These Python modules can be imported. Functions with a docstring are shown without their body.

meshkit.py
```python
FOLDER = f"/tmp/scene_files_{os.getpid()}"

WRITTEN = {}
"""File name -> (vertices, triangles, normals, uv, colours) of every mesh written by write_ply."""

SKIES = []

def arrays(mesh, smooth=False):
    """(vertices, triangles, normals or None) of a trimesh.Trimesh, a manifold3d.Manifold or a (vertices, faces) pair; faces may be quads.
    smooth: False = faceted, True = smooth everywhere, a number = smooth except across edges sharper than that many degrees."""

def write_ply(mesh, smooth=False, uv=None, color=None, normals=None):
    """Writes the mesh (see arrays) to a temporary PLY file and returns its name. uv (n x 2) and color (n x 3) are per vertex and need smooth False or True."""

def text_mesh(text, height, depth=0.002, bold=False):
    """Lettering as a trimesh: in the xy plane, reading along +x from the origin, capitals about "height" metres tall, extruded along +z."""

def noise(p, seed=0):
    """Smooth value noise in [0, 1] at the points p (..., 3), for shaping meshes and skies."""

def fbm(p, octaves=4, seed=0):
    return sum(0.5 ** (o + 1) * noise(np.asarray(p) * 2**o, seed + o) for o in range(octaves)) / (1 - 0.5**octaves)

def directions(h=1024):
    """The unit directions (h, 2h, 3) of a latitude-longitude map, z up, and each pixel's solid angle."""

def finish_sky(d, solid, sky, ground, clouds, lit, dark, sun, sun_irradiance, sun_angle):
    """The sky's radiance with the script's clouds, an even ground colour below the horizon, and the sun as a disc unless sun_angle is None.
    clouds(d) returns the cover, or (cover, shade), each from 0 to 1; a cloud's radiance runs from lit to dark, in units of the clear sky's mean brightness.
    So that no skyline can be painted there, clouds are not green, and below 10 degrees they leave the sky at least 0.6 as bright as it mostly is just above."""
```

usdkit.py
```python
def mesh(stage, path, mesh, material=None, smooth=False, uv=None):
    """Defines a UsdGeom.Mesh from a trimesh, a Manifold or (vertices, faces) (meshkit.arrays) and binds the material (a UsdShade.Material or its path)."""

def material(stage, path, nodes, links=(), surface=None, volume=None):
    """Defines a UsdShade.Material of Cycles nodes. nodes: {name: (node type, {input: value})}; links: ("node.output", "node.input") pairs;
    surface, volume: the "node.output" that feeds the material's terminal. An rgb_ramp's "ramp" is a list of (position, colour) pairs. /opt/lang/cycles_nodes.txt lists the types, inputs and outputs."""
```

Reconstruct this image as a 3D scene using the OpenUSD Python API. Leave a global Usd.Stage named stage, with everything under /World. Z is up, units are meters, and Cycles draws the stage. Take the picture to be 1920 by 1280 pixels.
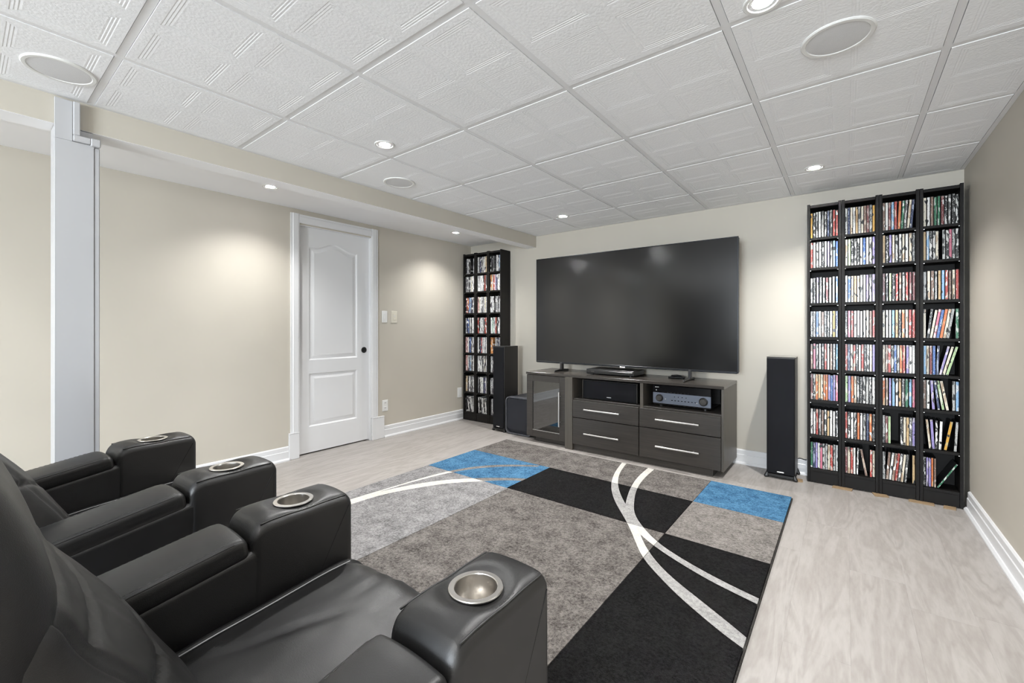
import math, random
import numpy as np, trimesh, manifold3d as m3
from scipy.interpolate import CubicSpline
from shapely.geometry import Polygon, box as sbox
from shapely.ops import unary_union
from pxr import Gf, Sdf, Usd, UsdGeom, UsdLux, UsdShade, Vt
import usdkit, meshkit

stage = Usd.Stage.CreateInMemory()
UsdGeom.SetStageUpAxis(stage, UsdGeom.Tokens.z)
UsdGeom.SetStageMetersPerUnit(stage, 1.0)
UsdGeom.Xform.Define(stage, "/World")
rng = random.Random(7)

# ------------------------------------------------------------------ camera, light, exposure
CAM, YAW, F_PX, V0 = (3.747, -3.99, 1.125), 0.659, 808.8, 613.8
cam = UsdGeom.Camera.Define(stage, "/World/camera")
cam.AddTranslateOp().Set(Gf.Vec3d(*CAM))
cam.AddRotateXYZOp().Set(Gf.Vec3f(90, 0, math.degrees(YAW)))
cam.CreateHorizontalApertureAttr(36.0)
cam.CreateVerticalApertureAttr(24.0)
cam.CreateFocalLengthAttr(F_PX / 1920 * 36)
cam.CreateVerticalApertureOffsetAttr(-(640 - V0) / 1920 * 36)
cam.CreateClippingRangeAttr(Gf.Vec2f(0.03, 100))
cam.GetPrim().CreateAttribute("exposure", Sdf.ValueTypeNames.Float).Set(1.8)
CAN_POWER, ALCOVE_POWER, WINDOW_POWER, SKY_POWER = 980.0, 460.0, 14.0, 1.0
CAN_COLOR = (1.0, .99, .975)

H = 2.147                                                            # ceiling
W, YB = 4.35, -8.3                                                   # right wall, rear wall
CANS = [(1.71, -2.52), (3.587, -.627), (1.691, -.575), (3.54, -2.44), (3.54, -4.6), (3.54, -6.6)]
ALCOVE_CANS = [(.44, -2.587), (.415, -.684), (.44, -4.6)]

dome = UsdLux.DomeLight.Define(stage, "/World/sky")                   # overcast daylight outside the window
dome.CreateColorAttr(Gf.Vec3f(.86, .93, 1.0))
dome.CreateIntensityAttr(SKY_POWER)
win = UsdLux.RectLight.Define(stage, "/World/window_daylight")       # daylight entering through window_1 behind the camera
win.CreateWidthAttr(1.7); win.CreateHeightAttr(1.2)
win.AddTranslateOp().Set(Gf.Vec3d(3.4, YB + .03, 1.35)); win.AddRotateXYZOp().Set(Gf.Vec3f(90, 0, 0))
win.CreateColorAttr(Gf.Vec3f(.84, .92, 1.0)); win.CreateIntensityAttr(WINDOW_POWER)

# ------------------------------------------------------------------ helpers
taken = {}
def free(parent, name):
    k = f"{parent}/{name}"
    n = taken.get(k, 0); taken[k] = n + 1
    return k if n == 0 else f"{k}_{n:03d}"

def tag(prim, label=None, category=None, group=None, kind=None):
    p = prim.GetPrim() if hasattr(prim, "GetPrim") else prim
    for k, v in (("label", label), ("category", category), ("group", group), ("kind", kind)):
        if v: p.SetCustomDataByKey(k, v)
    return p

def obj(name, mesh, mat, parent=None, smooth=False, **t):
    path = free(str(parent.GetPath()) if parent else "/World", name)
    p = usdkit.mesh(stage, path, mesh, M[mat] if isinstance(mat, str) else mat, smooth=smooth).GetPrim()
    return tag(p, **t)

def thing(name, loc=(0, 0, 0), rz=0., **t):
    x = UsdGeom.Xform.Define(stage, free("/World", name))
    if any(loc): x.AddTranslateOp().Set(Gf.Vec3d(*map(float, loc)))
    if rz: x.AddRotateZOp().Set(float(rz))
    return tag(x, **t)

def copy_of(src, name, loc, rz=0., **t):
    x = UsdGeom.Xform.Define(stage, free("/World", name))
    x.AddTranslateOp().Set(Gf.Vec3d(*map(float, loc))); x.AddRotateZOp().Set(float(rz))
    x.GetPrim().GetReferences().AddInternalReference(src.GetPath())
    x.GetPrim().SetInstanceable(True)
    return tag(x, **t)

cat = trimesh.util.concatenate
def box(x0, x1, y0, y1, z0, z1, b=0.):
    if b <= 0:
        m = trimesh.creation.box([x1 - x0, y1 - y0, z1 - z0])
        m.apply_translation([(x0 + x1) / 2, (y0 + y1) / 2, (z0 + z1) / 2]); return m
    b = min(b, (x1 - x0) * .45, (y1 - y0) * .45, (z1 - z0) * .45)
    pts = []
    for sx in (0, 1):
        for sy in (0, 1):
            for sz in (0, 1):
                c = np.array([(x0, x1)[sx], (y0, y1)[sy], (z0, z1)[sz]]); d = np.array([1 - 2 * sx, 1 - 2 * sy, 1 - 2 * sz]) * b
                for k in range(3):
                    e = d.copy(); e[k] = 0; pts.append(c + e)
    return trimesh.Trimesh(*hullvf(pts), process=False)

def hullvf(pts):
    m = m3.Manifold.hull_points(np.asarray(pts, np.float32)).to_mesh()
    return np.asarray(m.vert_properties[:, :3]), np.asarray(m.tri_verts)

def to_tm(man):
    m = man.to_mesh(); return trimesh.Trimesh(np.asarray(m.vert_properties[:, :3]), np.asarray(m.tri_verts), process=False)

def ball_hull(items, seg=24):
    return m3.Manifold.batch_hull([m3.Manifold.sphere(r, seg).translate((x, y, z)) for x, y, z, r in items])

def rbox(lx, ly, lz, r, n=(20, 20, 20)):
    """Rounded box centred on the origin, on a fine grid, so that it can be bent and puffed."""
    V, Fc = [], []
    hs = np.array([lx, ly, lz]) / 2
    r = min(r, hs.min() * .98)
    def ax(h, k):
        k = max(k, 6); e = max(3, k // 4)
        a = np.linspace(0, 1, e + 1)
        return np.concatenate([-h + r * (1 - np.cos(a * np.pi / 2)), np.linspace(-h + r, h - r, k - 2 * e + 1)[1:-1], (h - r * (1 - np.cos(a * np.pi / 2)))[::-1]])
    A = [ax(hs[i], n[i]) for i in range(3)]
    for k in range(3):
        i, j = (k + 1) % 3, (k + 2) % 3
        for s in (-1, 1):
            a, b = np.meshgrid(A[i], A[j], indexing="ij")
            p = np.zeros(a.shape + (3,)); p[..., i], p[..., j], p[..., k] = a, b, s * hs[k]
            base = sum(len(v) for v in V); V.append(p.reshape(-1, 3))
            idx = base + np.arange(a.size).reshape(a.shape)
            q = np.stack([idx[:-1, :-1], idx[1:, :-1], idx[1:, 1:], idx[:-1, 1:]], -1).reshape(-1, 4)
            Fc.append(q if s > 0 else q[:, ::-1])
    V = np.vstack(V); q = np.vstack(Fc)
    core = np.clip(V, -(hs - r), hs - r); d = V - core; L = np.linalg.norm(d, axis=1, keepdims=True)
    V = core + d / np.maximum(L, 1e-9) * r
    m = trimesh.Trimesh(V, np.vstack([q[:, [0, 1, 2]], q[:, [0, 2, 3]]]), process=False)
    m.merge_vertices(merge_tex=True, merge_norm=True, digits_vertex=6)
    m.update_faces(m.nondegenerate_faces())
    return m

def tube(pts, r, seg=8, closed=False):
    pts = np.asarray(pts, float); n = len(pts)
    t = np.gradient(pts, axis=0) if not closed else np.roll(pts, -1, 0) - np.roll(pts, 1, 0)
    t /= np.maximum(np.linalg.norm(t, axis=1, keepdims=True), 1e-9)
    ref = np.array([0, 0, 1.]) if abs(t[:, 2]).mean() < .8 else np.array([1., 0, 0])
    a = np.cross(t, ref); a /= np.maximum(np.linalg.norm(a, axis=1, keepdims=True), 1e-9); b = np.cross(t, a)
    ang = np.linspace(0, 2 * np.pi, seg, endpoint=False)
    V = pts[:, None] + r * (np.cos(ang)[None, :, None] * a[:, None] + np.sin(ang)[None, :, None] * b[:, None])
    V = V.reshape(-1, 3); Fc = []
    for i in range(n if closed else n - 1):
        j = (i + 1) % n
        for k in range(seg):
            l = (k + 1) % seg
            Fc += [[i * seg + k, i * seg + l, j * seg + l], [i * seg + k, j * seg + l, j * seg + k]]
    if not closed:
        V = np.vstack([V, pts[0], pts[-1]]); c0, c1 = len(V) - 2, len(V) - 1
        for k in range(seg):
            l = (k + 1) % seg
            Fc += [[c0, l, k], [c1, (n - 1) * seg + k, (n - 1) * seg + l]]
    return trimesh.Trimesh(V, np.array(Fc), process=False)

def cyl(p, q, r, seg=16):
    return tube([p, q], r, seg)

def lathe(profile, seg=40, at=(0, 0, 0)):
    """profile: (r, z) from outside round to the axis."""
    pr = np.asarray(profile, float); a = np.linspace(0, 2 * np.pi, seg, endpoint=False)
    V = np.stack([pr[:, 0:1] * np.cos(a), pr[:, 0:1] * np.sin(a), np.repeat(pr[:, 1:2], seg, 1)], -1).reshape(-1, 3) + np.array(at)
    Fc = []
    for i in range(len(pr) - 1):
        for k in range(seg):
            l = (k + 1) % seg
            Fc += [[i * seg + k, i * seg + l, (i + 1) * seg + l], [i * seg + k, (i + 1) * seg + l, (i + 1) * seg + k]]
    return trimesh.Trimesh(V, np.array(Fc), process=False)

def prism(poly, z0, z1, axis="z"):
    """Extrudes a shapely polygon. axis z: (x, y); y: polygon (x, z), from z0 to z1 in y; x: polygon (y, z)."""
    gs = [g for g in getattr(poly, "geoms", [poly]) if g.area > 1e-7]
    m = cat([trimesh.creation.extrude_polygon(g, z1 - z0, engine="earcut") for g in gs])
    m.apply_translation([0, 0, z0])
    v = m.vertices
    if axis == "y": m = trimesh.Trimesh(np.stack([v[:, 0], v[:, 2], v[:, 1]], 1), m.faces[:, ::-1], process=False)
    if axis == "x": m = trimesh.Trimesh(np.stack([v[:, 2], v[:, 0], v[:, 1]], 1), m.faces, process=False)
    return m

def rings(loops, cap=True):
    """Loft through loops of equal length (each (n, 3)); closes the last one."""
    n = len(loops[0]); V = np.vstack(loops); Fc = []
    for i in range(len(loops) - 1):
        for k in range(n):
            l = (k + 1) % n
            Fc += [[i * n + k, i * n + l, (i + 1) * n + l], [i * n + k, (i + 1) * n + l, (i + 1) * n + k]]
    if cap:
        c = len(V); V = np.vstack([V, loops[-1].mean(0)]); b = (len(loops) - 1) * n
        Fc += [[b + k, b + (k + 1) % n, c] for k in range(n)]
    return trimesh.Trimesh(V, np.array(Fc), process=False)

def spline(pts, n=40):
    p = np.asarray(pts, float); t = np.r_[0, np.cumsum(np.linalg.norm(np.diff(p, axis=0), axis=1))]
    return CubicSpline(t, p)(np.linspace(0, t[-1], n))

# ------------------------------------------------------------------ materials
M = {}
def mat(name, nodes, links=(), surface="p.BSDF"):
    M[name] = usdkit.material(stage, "/World/Looks/" + name, nodes, links, surface=surface)
UsdGeom.Scope.Define(stage, "/World/Looks")

def plain(name, c, rough=.5, **k):
    mat(name, {"p": ("principled_bsdf", {"base_color": c, "roughness": rough, **k})})

def rough_paint(name, c, rough, scale, strength, dist=.001, vary=.03):
    lo = tuple(x * (1 - vary) for x in c); hi = tuple(min(1, x * (1 + vary)) for x in c)
    mat(name, {"g": ("geometry", {}), "n": ("noise_texture", {"scale": scale, "detail": 4.0}), "n2": ("noise_texture", {"scale": 1.7, "detail": 2.0}),
               "r": ("rgb_ramp", {"ramp": [(.3, lo), (.7, hi)]}), "b": ("bump", {"strength": strength, "distance": dist}),
               "p": ("principled_bsdf", {"roughness": rough})},
        [("g.position", "n.vector"), ("g.position", "n2.vector"), ("n2.fac", "r.fac"), ("r.color", "p.base_color"), ("n.fac", "b.height"), ("b.normal", "p.normal")])

rough_paint("wall_paint", (.55, .513, .442), .55, 180, .12)
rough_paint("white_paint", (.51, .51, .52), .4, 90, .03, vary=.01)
rough_paint("trim_white", (.77, .775, .785), .32, 90, .03, vary=.01)
rough_paint("plaster_white", (.87, .87, .88), .7, 120, .06, vary=.01)
rough_paint("tile_white", (.90, .905, .915), .85, 95, .4, dist=.003, vary=.015)
rough_paint("grid_white", (.80, .80, .805), .5, 60, .02, vary=.01)
rough_paint("grille_grey", (.68, .68, .685), .6, 900, .5, dist=.001, vary=.01)
plain("plastic_white", (.80, .80, .78), .35)
plain("plastic_ivory", (.70, .66, .56), .35)
plain("slot_dark", (.03, .03, .03), .6)
plain("gap_black", (.006, .006, .006), .9)
plain("black_satin", (.012, .012, .012), .35)
plain("bookcase_black", (.0105, .0095, .0088), .5, specular_ior_level=.15)
plain("grille_cloth", (.0075, .008, .010), .85, specular_ior_level=.2)
plain("speaker_ash", (.014, .013, .012), .38)
plain("gloss_top", (.07, .068, .065), .03)
plain("sub_satin", (.014, .016, .023), .4, specular_ior_level=.4)
plain("sub_frame", (.085, .088, .10), .28)
plain("tv_bezel", (.03, .032, .036), .3, metallic=.6)
plain("chrome", (.86, .85, .83), .3, metallic=1.0)
plain("tv_metal", (.10, .10, .105), .3, metallic=1.0)
plain("badge_silver", (.75, .75, .75), .3, metallic=.7)
plain("player_black", (.018, .018, .019), .28)
plain("receiver_black", (.008, .008, .009), .12)
mat("receiver_silver", {"p": ("principled_bsdf", {"base_color": (.20, .225, .28), "roughness": .35, "metallic": .55})})
plain("knob_grey", (.12, .115, .11), .3, metallic=.8)
mat("screen", {"p": ("principled_bsdf", {"base_color": (.003, .003, .0032), "roughness": .17, "ior": 1.68})})
plain("shim_wood", (.30, .205, .115), .7)
plain("seam_thread", (.05, .049, .047), .5)
plain("seam_light", (.34, .34, .35), .45)
plain("ceramic_white", (.78, .76, .70), .3)
plain("ceramic_pink", (.60, .10, .13), .35)
plain("cable_white", (.7, .7, .68), .5)
plain("cable_black", (.02, .02, .02), .5)
mat("lamp_glow", {"e": ("emission", {"color": (1.0, .97, .92), "strength": 14.0})}, surface="e.emission")
mat("glass_pane", {"t": ("transparent_bsdf", {"color": (.55, .57, .58)}), "g": ("glossy_bsdf", {"color": (1, 1, 1), "roughness": .02}),
                   "f": ("fresnel", {"IOR": 2.3}), "m": ("mix_closure", {})},
    [("f.fac", "m.fac"), ("t.BSDF", "m.closure1"), ("g.BSDF", "m.closure2")], surface="m.closure")
# brushed steel of the cup holders
mat("steel", {"p": ("principled_bsdf", {"base_color": (.74, .715, .68), "metallic": 1.0, "roughness": .26, "anisotropic": .5})})
# leather
mat("leather", {"g": ("texture_coordinate", {}), "v": ("voronoi_texture", {"scale": 700, "feature": "f1"}), "n": ("noise_texture", {"scale": 9, "detail": 3}),
                "n2": ("noise_texture", {"scale": 260, "detail": 3}), "mx": ("math", {"math_type": "add"}),
                "b": ("bump", {"strength": .14, "distance": .001}), "rr": ("map_range", {"from_min": .3, "from_max": .7, "to_min": .42, "to_max": .5}),
                "p": ("principled_bsdf", {"base_color": (.0036, .0034, .0035), "specular_ior_level": .72})},
    [("g.object", "v.vector"), ("g.object", "n.vector"), ("g.object", "n2.vector"), ("v.distance", "mx.value1"), ("n2.fac", "mx.value2"), ("mx.value", "b.height"),
     ("b.normal", "p.normal"), ("n.fac", "rr.value"), ("rr.result", "p.roughness")])
# dark stained oak of the media console, grain along x, and along z for uprights
def wood(name, lo, hi, axis, rough=.4, scale=7.):
    s = {"x": (.5, 9, 14), "z": (14, 9, .5)}[axis]
    mat(name, {"g": ("geometry", {}), "mp": ("mapping", {"scale": s}), "n": ("noise_texture", {"scale": scale, "detail": 6, "roughness": .65, "distortion": .6}),
               "r": ("rgb_ramp", {"ramp": [(.25, lo), (.75, hi)]}), "b": ("bump", {"strength": .08, "distance": .001}),
               "p": ("principled_bsdf", {"roughness": rough})},
        [("g.position", "mp.vector"), ("mp.vector", "n.vector"), ("n.fac", "r.fac"), ("r.color", "p.base_color"), ("n.fac", "b.height"), ("b.normal", "p.normal")])
wood("oak_dark", (.032, .0282, .025), (.064, .056, .049), "x")
wood("oak_upright", (.078, .069, .058), (.115, .102, .086), "z")
wood("oak_top", (.040, .035, .031), (.068, .060, .053), "x", .2)
# pale laminate planks, a few tones
def plank_mat(name, shift, k):
    mat(name, {"g": ("geometry", {}), "mp": ("mapping", {"scale": (1, .16, 1), "location": shift}),
               "w": ("noise_texture", {"scale": 9, "detail": 3, "distortion": 1.2}), "f": ("noise_texture", {"scale": 70, "detail": 5, "roughness": .6}),
               "ws": ("math", {"math_type": "multiply", "value2": 26.0}), "sn": ("math", {"math_type": "sine"}),
               "sa": ("map_range", {"from_min": -1, "from_max": 1, "to_min": .25, "to_max": .68}),
               "ad": ("mix_float", {"fac": .5}),
               "r": ("rgb_ramp", {"ramp": [(.3, tuple(x * k for x in (.315, .289, .267))), (.62, tuple(x * k for x in (.405, .379, .358)))]}),
               "b": ("bump", {"strength": .05, "distance": .0006}), "p": ("principled_bsdf", {"roughness": .42})},
        [("g.position", "mp.vector"), ("mp.vector", "w.vector"), ("mp.vector", "f.vector"), ("w.fac", "ws.value1"), ("ws.value", "sn.value1"), ("sn.value", "sa.value"),
         ("sa.result", "ad.a"), ("f.fac", "ad.b"), ("ad.result", "r.fac"), ("r.color", "p.base_color"), ("f.fac", "b.height"), ("b.normal", "p.normal")])
for i, (sh, k) in enumerate([((0, 0, 0), 1.0), ((3.3, 1.7, 0), .985), ((7.1, 4.2, 0), 1.012), ((1.9, 8.8, 0), .99)]):
    plank_mat(f"plank_{i}", sh, k)
# rug pile
def pile(name, lo, hi, speck=.57, big=11.0):
    mat(name, {"g": ("geometry", {}), "n": ("noise_texture", {"scale": big, "detail": 5, "roughness": .65}), "s": ("noise_texture", {"scale": 92, "detail": 4, "roughness": .85}),
               "na": ("map_range", {"from_min": .3, "from_max": .7}), "sa": ("map_range", {"from_min": .38, "from_max": .62}),
               "m": ("mix_float", {"fac": speck}), "r": ("rgb_ramp", {"ramp": [(.12, lo), (.88, hi)]}),
               "b": ("bump", {"strength": .9, "distance": .006}), "p": ("principled_bsdf", {"roughness": .95, "specular_ior_level": .08})},
        [("g.position", "n.vector"), ("g.position", "s.vector"), ("n.fac", "na.value"), ("s.fac", "sa.value"), ("na.result", "m.a"), ("sa.result", "m.b"), ("m.result", "r.fac"), ("r.color", "p.base_color"),
         ("s.fac", "b.height"), ("b.normal", "p.normal")])
pile("pile_brown_grey", (.052, .046, .042), (.265, .245, .228))
pile("pile_light_grey", (.125, .123, .124), (.42, .41, .41))
pile("pile_warm_grey", (.105, .096, .088), (.34, .315, .293))
pile("pile_blue", (.018, .07, .15), (.12, .29, .47))
pile("pile_black", (.0015, .0015, .0015), (.015, .0145, .0145), speck=.75)
pile("pile_cream", (.60, .575, .53), (.80, .78, .73))
pile("pile_ash", (.24, .235, .23), (.50, .49, .48))
pile("rug_edge", (.03, .028, .025), (.08, .075, .07))
# printed spines of film cases: ground colour, a second ink, and lettering-like marks
INK = dict(w=((.80, .79, .75), (.55, .53, .50)), c=((.72, .66, .53), (.45, .33, .22)), s=((.50, .50, .48), (.05, .05, .05)), k=((.012, .012, .012), (.60, .59, .56)),
           g=((.10, .10, .098), (.40, .39, .37)), r=((.42, .045, .032), (.62, .40, .32)), m=((.17, .035, .035), (.40, .28, .25)), b=((.05, .13, .38), (.35, .45, .65)),
           n=((.022, .035, .10), (.28, .33, .45)), l=((.25, .45, .68), (.62, .68, .72)), o=((.62, .17, .045), (.70, .50, .28)), y=((.68, .37, .05), (.60, .45, .2)),
           t=((.60, .42, .21), (.42, .26, .12)), G=((.02, .15, .07), (.55, .62, .55)), P=((.42, .58, .30), (.66, .70, .55)), p=((.30, .25, .52), (.62, .56, .66)),
           i=((.62, .17, .25), (.78, .55, .55)), e=((.20, .12, .085), (.48, .38, .30)), T=((.02, .16, .25), (.25, .45, .52)))
def ink_nodes(base):
    return {"g": ("geometry", {}), "mp": ("mapping", {"scale": (240, 1, 75)}), "n": ("noise_texture", {"scale": 1.0, "detail": 2.0, "roughness": .7}),
            "mp2": ("mapping", {"scale": (60, 1, 14)}), "n2": ("noise_texture", {"scale": 1.0, "detail": 1.0}),
            "t1": ("map_range", {"from_min": .58, "from_max": .63, "clamp": True}), "t2": ("map_range", {"from_min": .58, "from_max": .62, "clamp": True}),
            "mp3": ("mapping", {"scale": (66, 1, 24), "location": (5, 0, 3)}), "n3": ("noise_texture", {"scale": 1.0, "detail": 0.0}),
            "t3": ("map_range", {"from_min": .63, "from_max": .66, "clamp": True}),
            "k1": ("mix", {}), "k2": ("mix", {}), "k3": ("mix", {}), "p": ("principled_bsdf", {"roughness": .3}), **base}
INK_LINKS = [("g.position", "mp.vector"), ("g.position", "mp2.vector"), ("g.position", "mp3.vector"), ("mp.vector", "n.vector"), ("mp2.vector", "n2.vector"), ("mp3.vector", "n3.vector"),
             ("n.fac", "t1.value"), ("n2.fac", "t2.value"), ("n3.fac", "t3.value"), ("t1.result", "k1.fac"), ("t2.result", "k2.fac"), ("t3.result", "k3.fac"),
             ("k2.color", "k1.color1"), ("k3.color", "k2.color1"), ("k1.color", "p.base_color")]
DARK, PALE = (.012, .012, .012), (.78, .77, .74)
for k, (a, b) in INK.items():
    lum = sum(a) / 3
    mat("spine_" + {"G": "green", "P": "pale_green", "T": "teal"}.get(k, k), ink_nodes({"k3": ("mix", {"color1": a, "color2": DARK if lum > .3 else PALE}), "k2": ("mix", {"color2": b}),
        "k1": ("mix", {"color2": DARK if lum > .22 else PALE}), **({"t1": ("map_range", {"from_min": .63, "from_max": .67, "clamp": True}), "t3": ("map_range", {"from_min": .68, "from_max": .70, "clamp": True})} if k not in "ksg" else {})}), INK_LINKS)
mat("spine_mixed", ink_nodes({"at": ("attribute", {"attribute": "tint"}), "k3": ("mix", {"color2": PALE}), "k2": ("mix", {"color2": (.10, .09, .10)}), "k1": ("mix", {"color2": DARK})}),
    INK_LINKS + [("at.color", "k3.color1")])

# ------------------------------------------------------------------ the room
ST = dict(kind="structure")
XB0, XB1, HB = .87, 1.0, 2.022                                       # dropped beam
# floor: laminate planks along y
floor = thing("floor", label="pale grey-beige laminate plank floor of the basement room", category="floor", **ST)
obj("underlay", box(-.15, W + .15, YB - .1, .1, -.06, -.0125), "gap_black", floor)
pw, pl = .192, 1.215
ix = 0
x = -.08
while x < W + .05:
    y = YB - rng.random() * pl
    while y < .03:
        y0, y1 = max(y, YB - .05) + .0001, min(y + pl, .03) - .0001
        if y1 - y0 > .05:
            obj("plank", box(x + .00006, min(x + pw, W + .05) - .00006, y0, y1, -.0125, 0, .0002), f"plank_{rng.randrange(4)}", floor)
        y += pl
    x += pw

# walls
DY0, DY1, DZ = -2.178, -1.437, 2.018                                 # door opening in the left wall
hole = sbox(DY0, -1, DY1, DZ)
obj("wall_left", prism(sbox(YB - .1, -.02, .1, H + .1).difference(hole), -.12, 0, "x"), "wall_paint", label="cream painted left wall with the white panelled door", category="wall", **ST)
obj("wall_back", box(-.12, W + .12, 0, .12, -.02, H + .1), "wall_paint", label="cream painted back wall behind the television", category="wall", **ST)
obj("wall_right", box(W, W + .12, YB - .1, .1, -.02, H + .1), "wall_paint", label="cream painted right wall beside the tall film shelves", category="wall", **ST)
wx0, wx1, wz0, wz1 = 2.5, 4.3, .72, 1.98
wf = prism(sbox(1.7, -.02, W + .1, H + .1).difference(sbox(wx0, wz0, wx1, wz1)), YB - .12, YB, "y")
obj("wall_front", wf, "wall_paint", label="cream painted wall with a window behind the seats", category="wall", **ST)
YH = -11.                                                            # unlit hall that opens behind the seats at left
obj("wall_hall", cat([box(1.7, 1.82, YH, YB - .121, -.02, H + .1), box(-.12, 1.82, YH - .12, YH - .001, -.02, H + .1), box(-.12, 0, YH, YB - .101, -.02, H + .1)]), "wall_paint", label="cream walls of the unlit hall behind the seats", category="wall", **ST)
obj("floor_hall", box(-.12, 1.82, YH, YB - .101, -.06, 0), "plank_0", label="pale laminate floor of the hall behind the seats", category="floor", **ST)
obj("ceiling_hall", box(-.12, 1.82, YH, YB - .001, H, H + .05), "plaster_white", label="plain white ceiling of the hall behind the seats", category="ceiling", **ST)
wn = thing("window_1", label="white framed window in the wall behind the recliners", category="window", **ST)
for a in ((wx0, wx0 + .05, wz0, wz1), (wx1 - .05, wx1, wz0, wz1), (wx0 + .05, wx1 - .05, wz0, wz0 + .05), (wx0 + .05, wx1 - .05, wz1 - .05, wz1)):
    obj("window_frame", box(a[0], a[1], YB - .10, YB - .02, a[2], a[3], .004), "trim_white", wn)
obj("pane", box(wx0 + .05, wx1 - .05, YB - .065, YB - .06, wz0 + .05, wz1 - .05), "glass_pane", wn)

# dropped beam, post and alcove ceiling
obj("beam", box(XB0, XB1, YB, 0, HB, H + .02), "wall_paint", label="cream dropped beam running from the white post to the back wall", category="beam", **ST)
obj("beam_soffit", box(XB0, XB1 - .001, YB, -.0005, HB - .0012, HB), "plaster_white", label="smooth white underside of the dropped beam", category="beam", **ST)
obj("ceiling_alcove", box(-.1, XB0 - .001, YB, .05, H, H + .05), "plaster_white", label="smooth white plaster ceiling of the alcove left of the beam", category="ceiling", **ST)
post = thing("post", label="white boxed post under the dropped beam beside the recliners", category="post", **ST)
PY0, PY1, PX0, PX1 = -3.724, -3.599, .885, 1.0155
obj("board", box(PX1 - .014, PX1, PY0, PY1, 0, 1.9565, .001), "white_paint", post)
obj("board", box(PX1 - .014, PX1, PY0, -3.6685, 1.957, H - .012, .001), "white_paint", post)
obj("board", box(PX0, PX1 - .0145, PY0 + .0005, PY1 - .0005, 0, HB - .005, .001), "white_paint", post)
# surface cable raceway
rw = thing("cable_raceway", label="white plastic cable raceway stepping down beside the post top", category="raceway")
RX = PX1
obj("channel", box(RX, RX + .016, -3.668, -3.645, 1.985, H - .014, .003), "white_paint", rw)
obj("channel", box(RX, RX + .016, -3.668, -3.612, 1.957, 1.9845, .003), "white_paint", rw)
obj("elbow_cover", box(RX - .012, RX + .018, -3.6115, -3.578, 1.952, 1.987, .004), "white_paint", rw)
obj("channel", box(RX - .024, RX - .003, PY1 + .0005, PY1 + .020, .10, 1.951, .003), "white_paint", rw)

# suspended ceiling: bars and coffered tiles
ceil = thing("ceiling", label="white suspended ceiling of coffered square tiles in a bar grid", category="ceiling", **ST)
GX, GY = [XB1] + [1.58 + .6145 * k for k in range(5)] + [W], [0.] + [-.553 - .6115 * k for k in range(13)]
GY = [y for y in GY if y > YB + .1] + [YB]
obj("deck", box(XB1, W + .05, YB, .05, H + .04, H + .06), "plaster_white", ceil)
bw = .012
for gx in GX[1:-1]: obj("grid_bar", box(gx - bw, gx + bw, YB, 0, H, H + .012), "grid_white", ceil)
for gy in GY[1:-1]:
    for a, b in zip(GX[:-1], GX[1:]):
        obj("grid_bar", box(a + bw, b - bw, gy - bw, gy + bw, H, H + .011), "grid_white", ceil)
for (x0, x1, y0, y1) in ((XB1, XB1 + .02, YB, 0), (W - .02, W, YB, 0)):
    obj("wall_angle", box(x0, x1, y0, y1, H - .001, H + .012), "grid_white", ceil)
obj("wall_angle", box(XB1 + .02, W - .02, -.02, 0, H - .001, H + .012), "grid_white", ceil)
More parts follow.
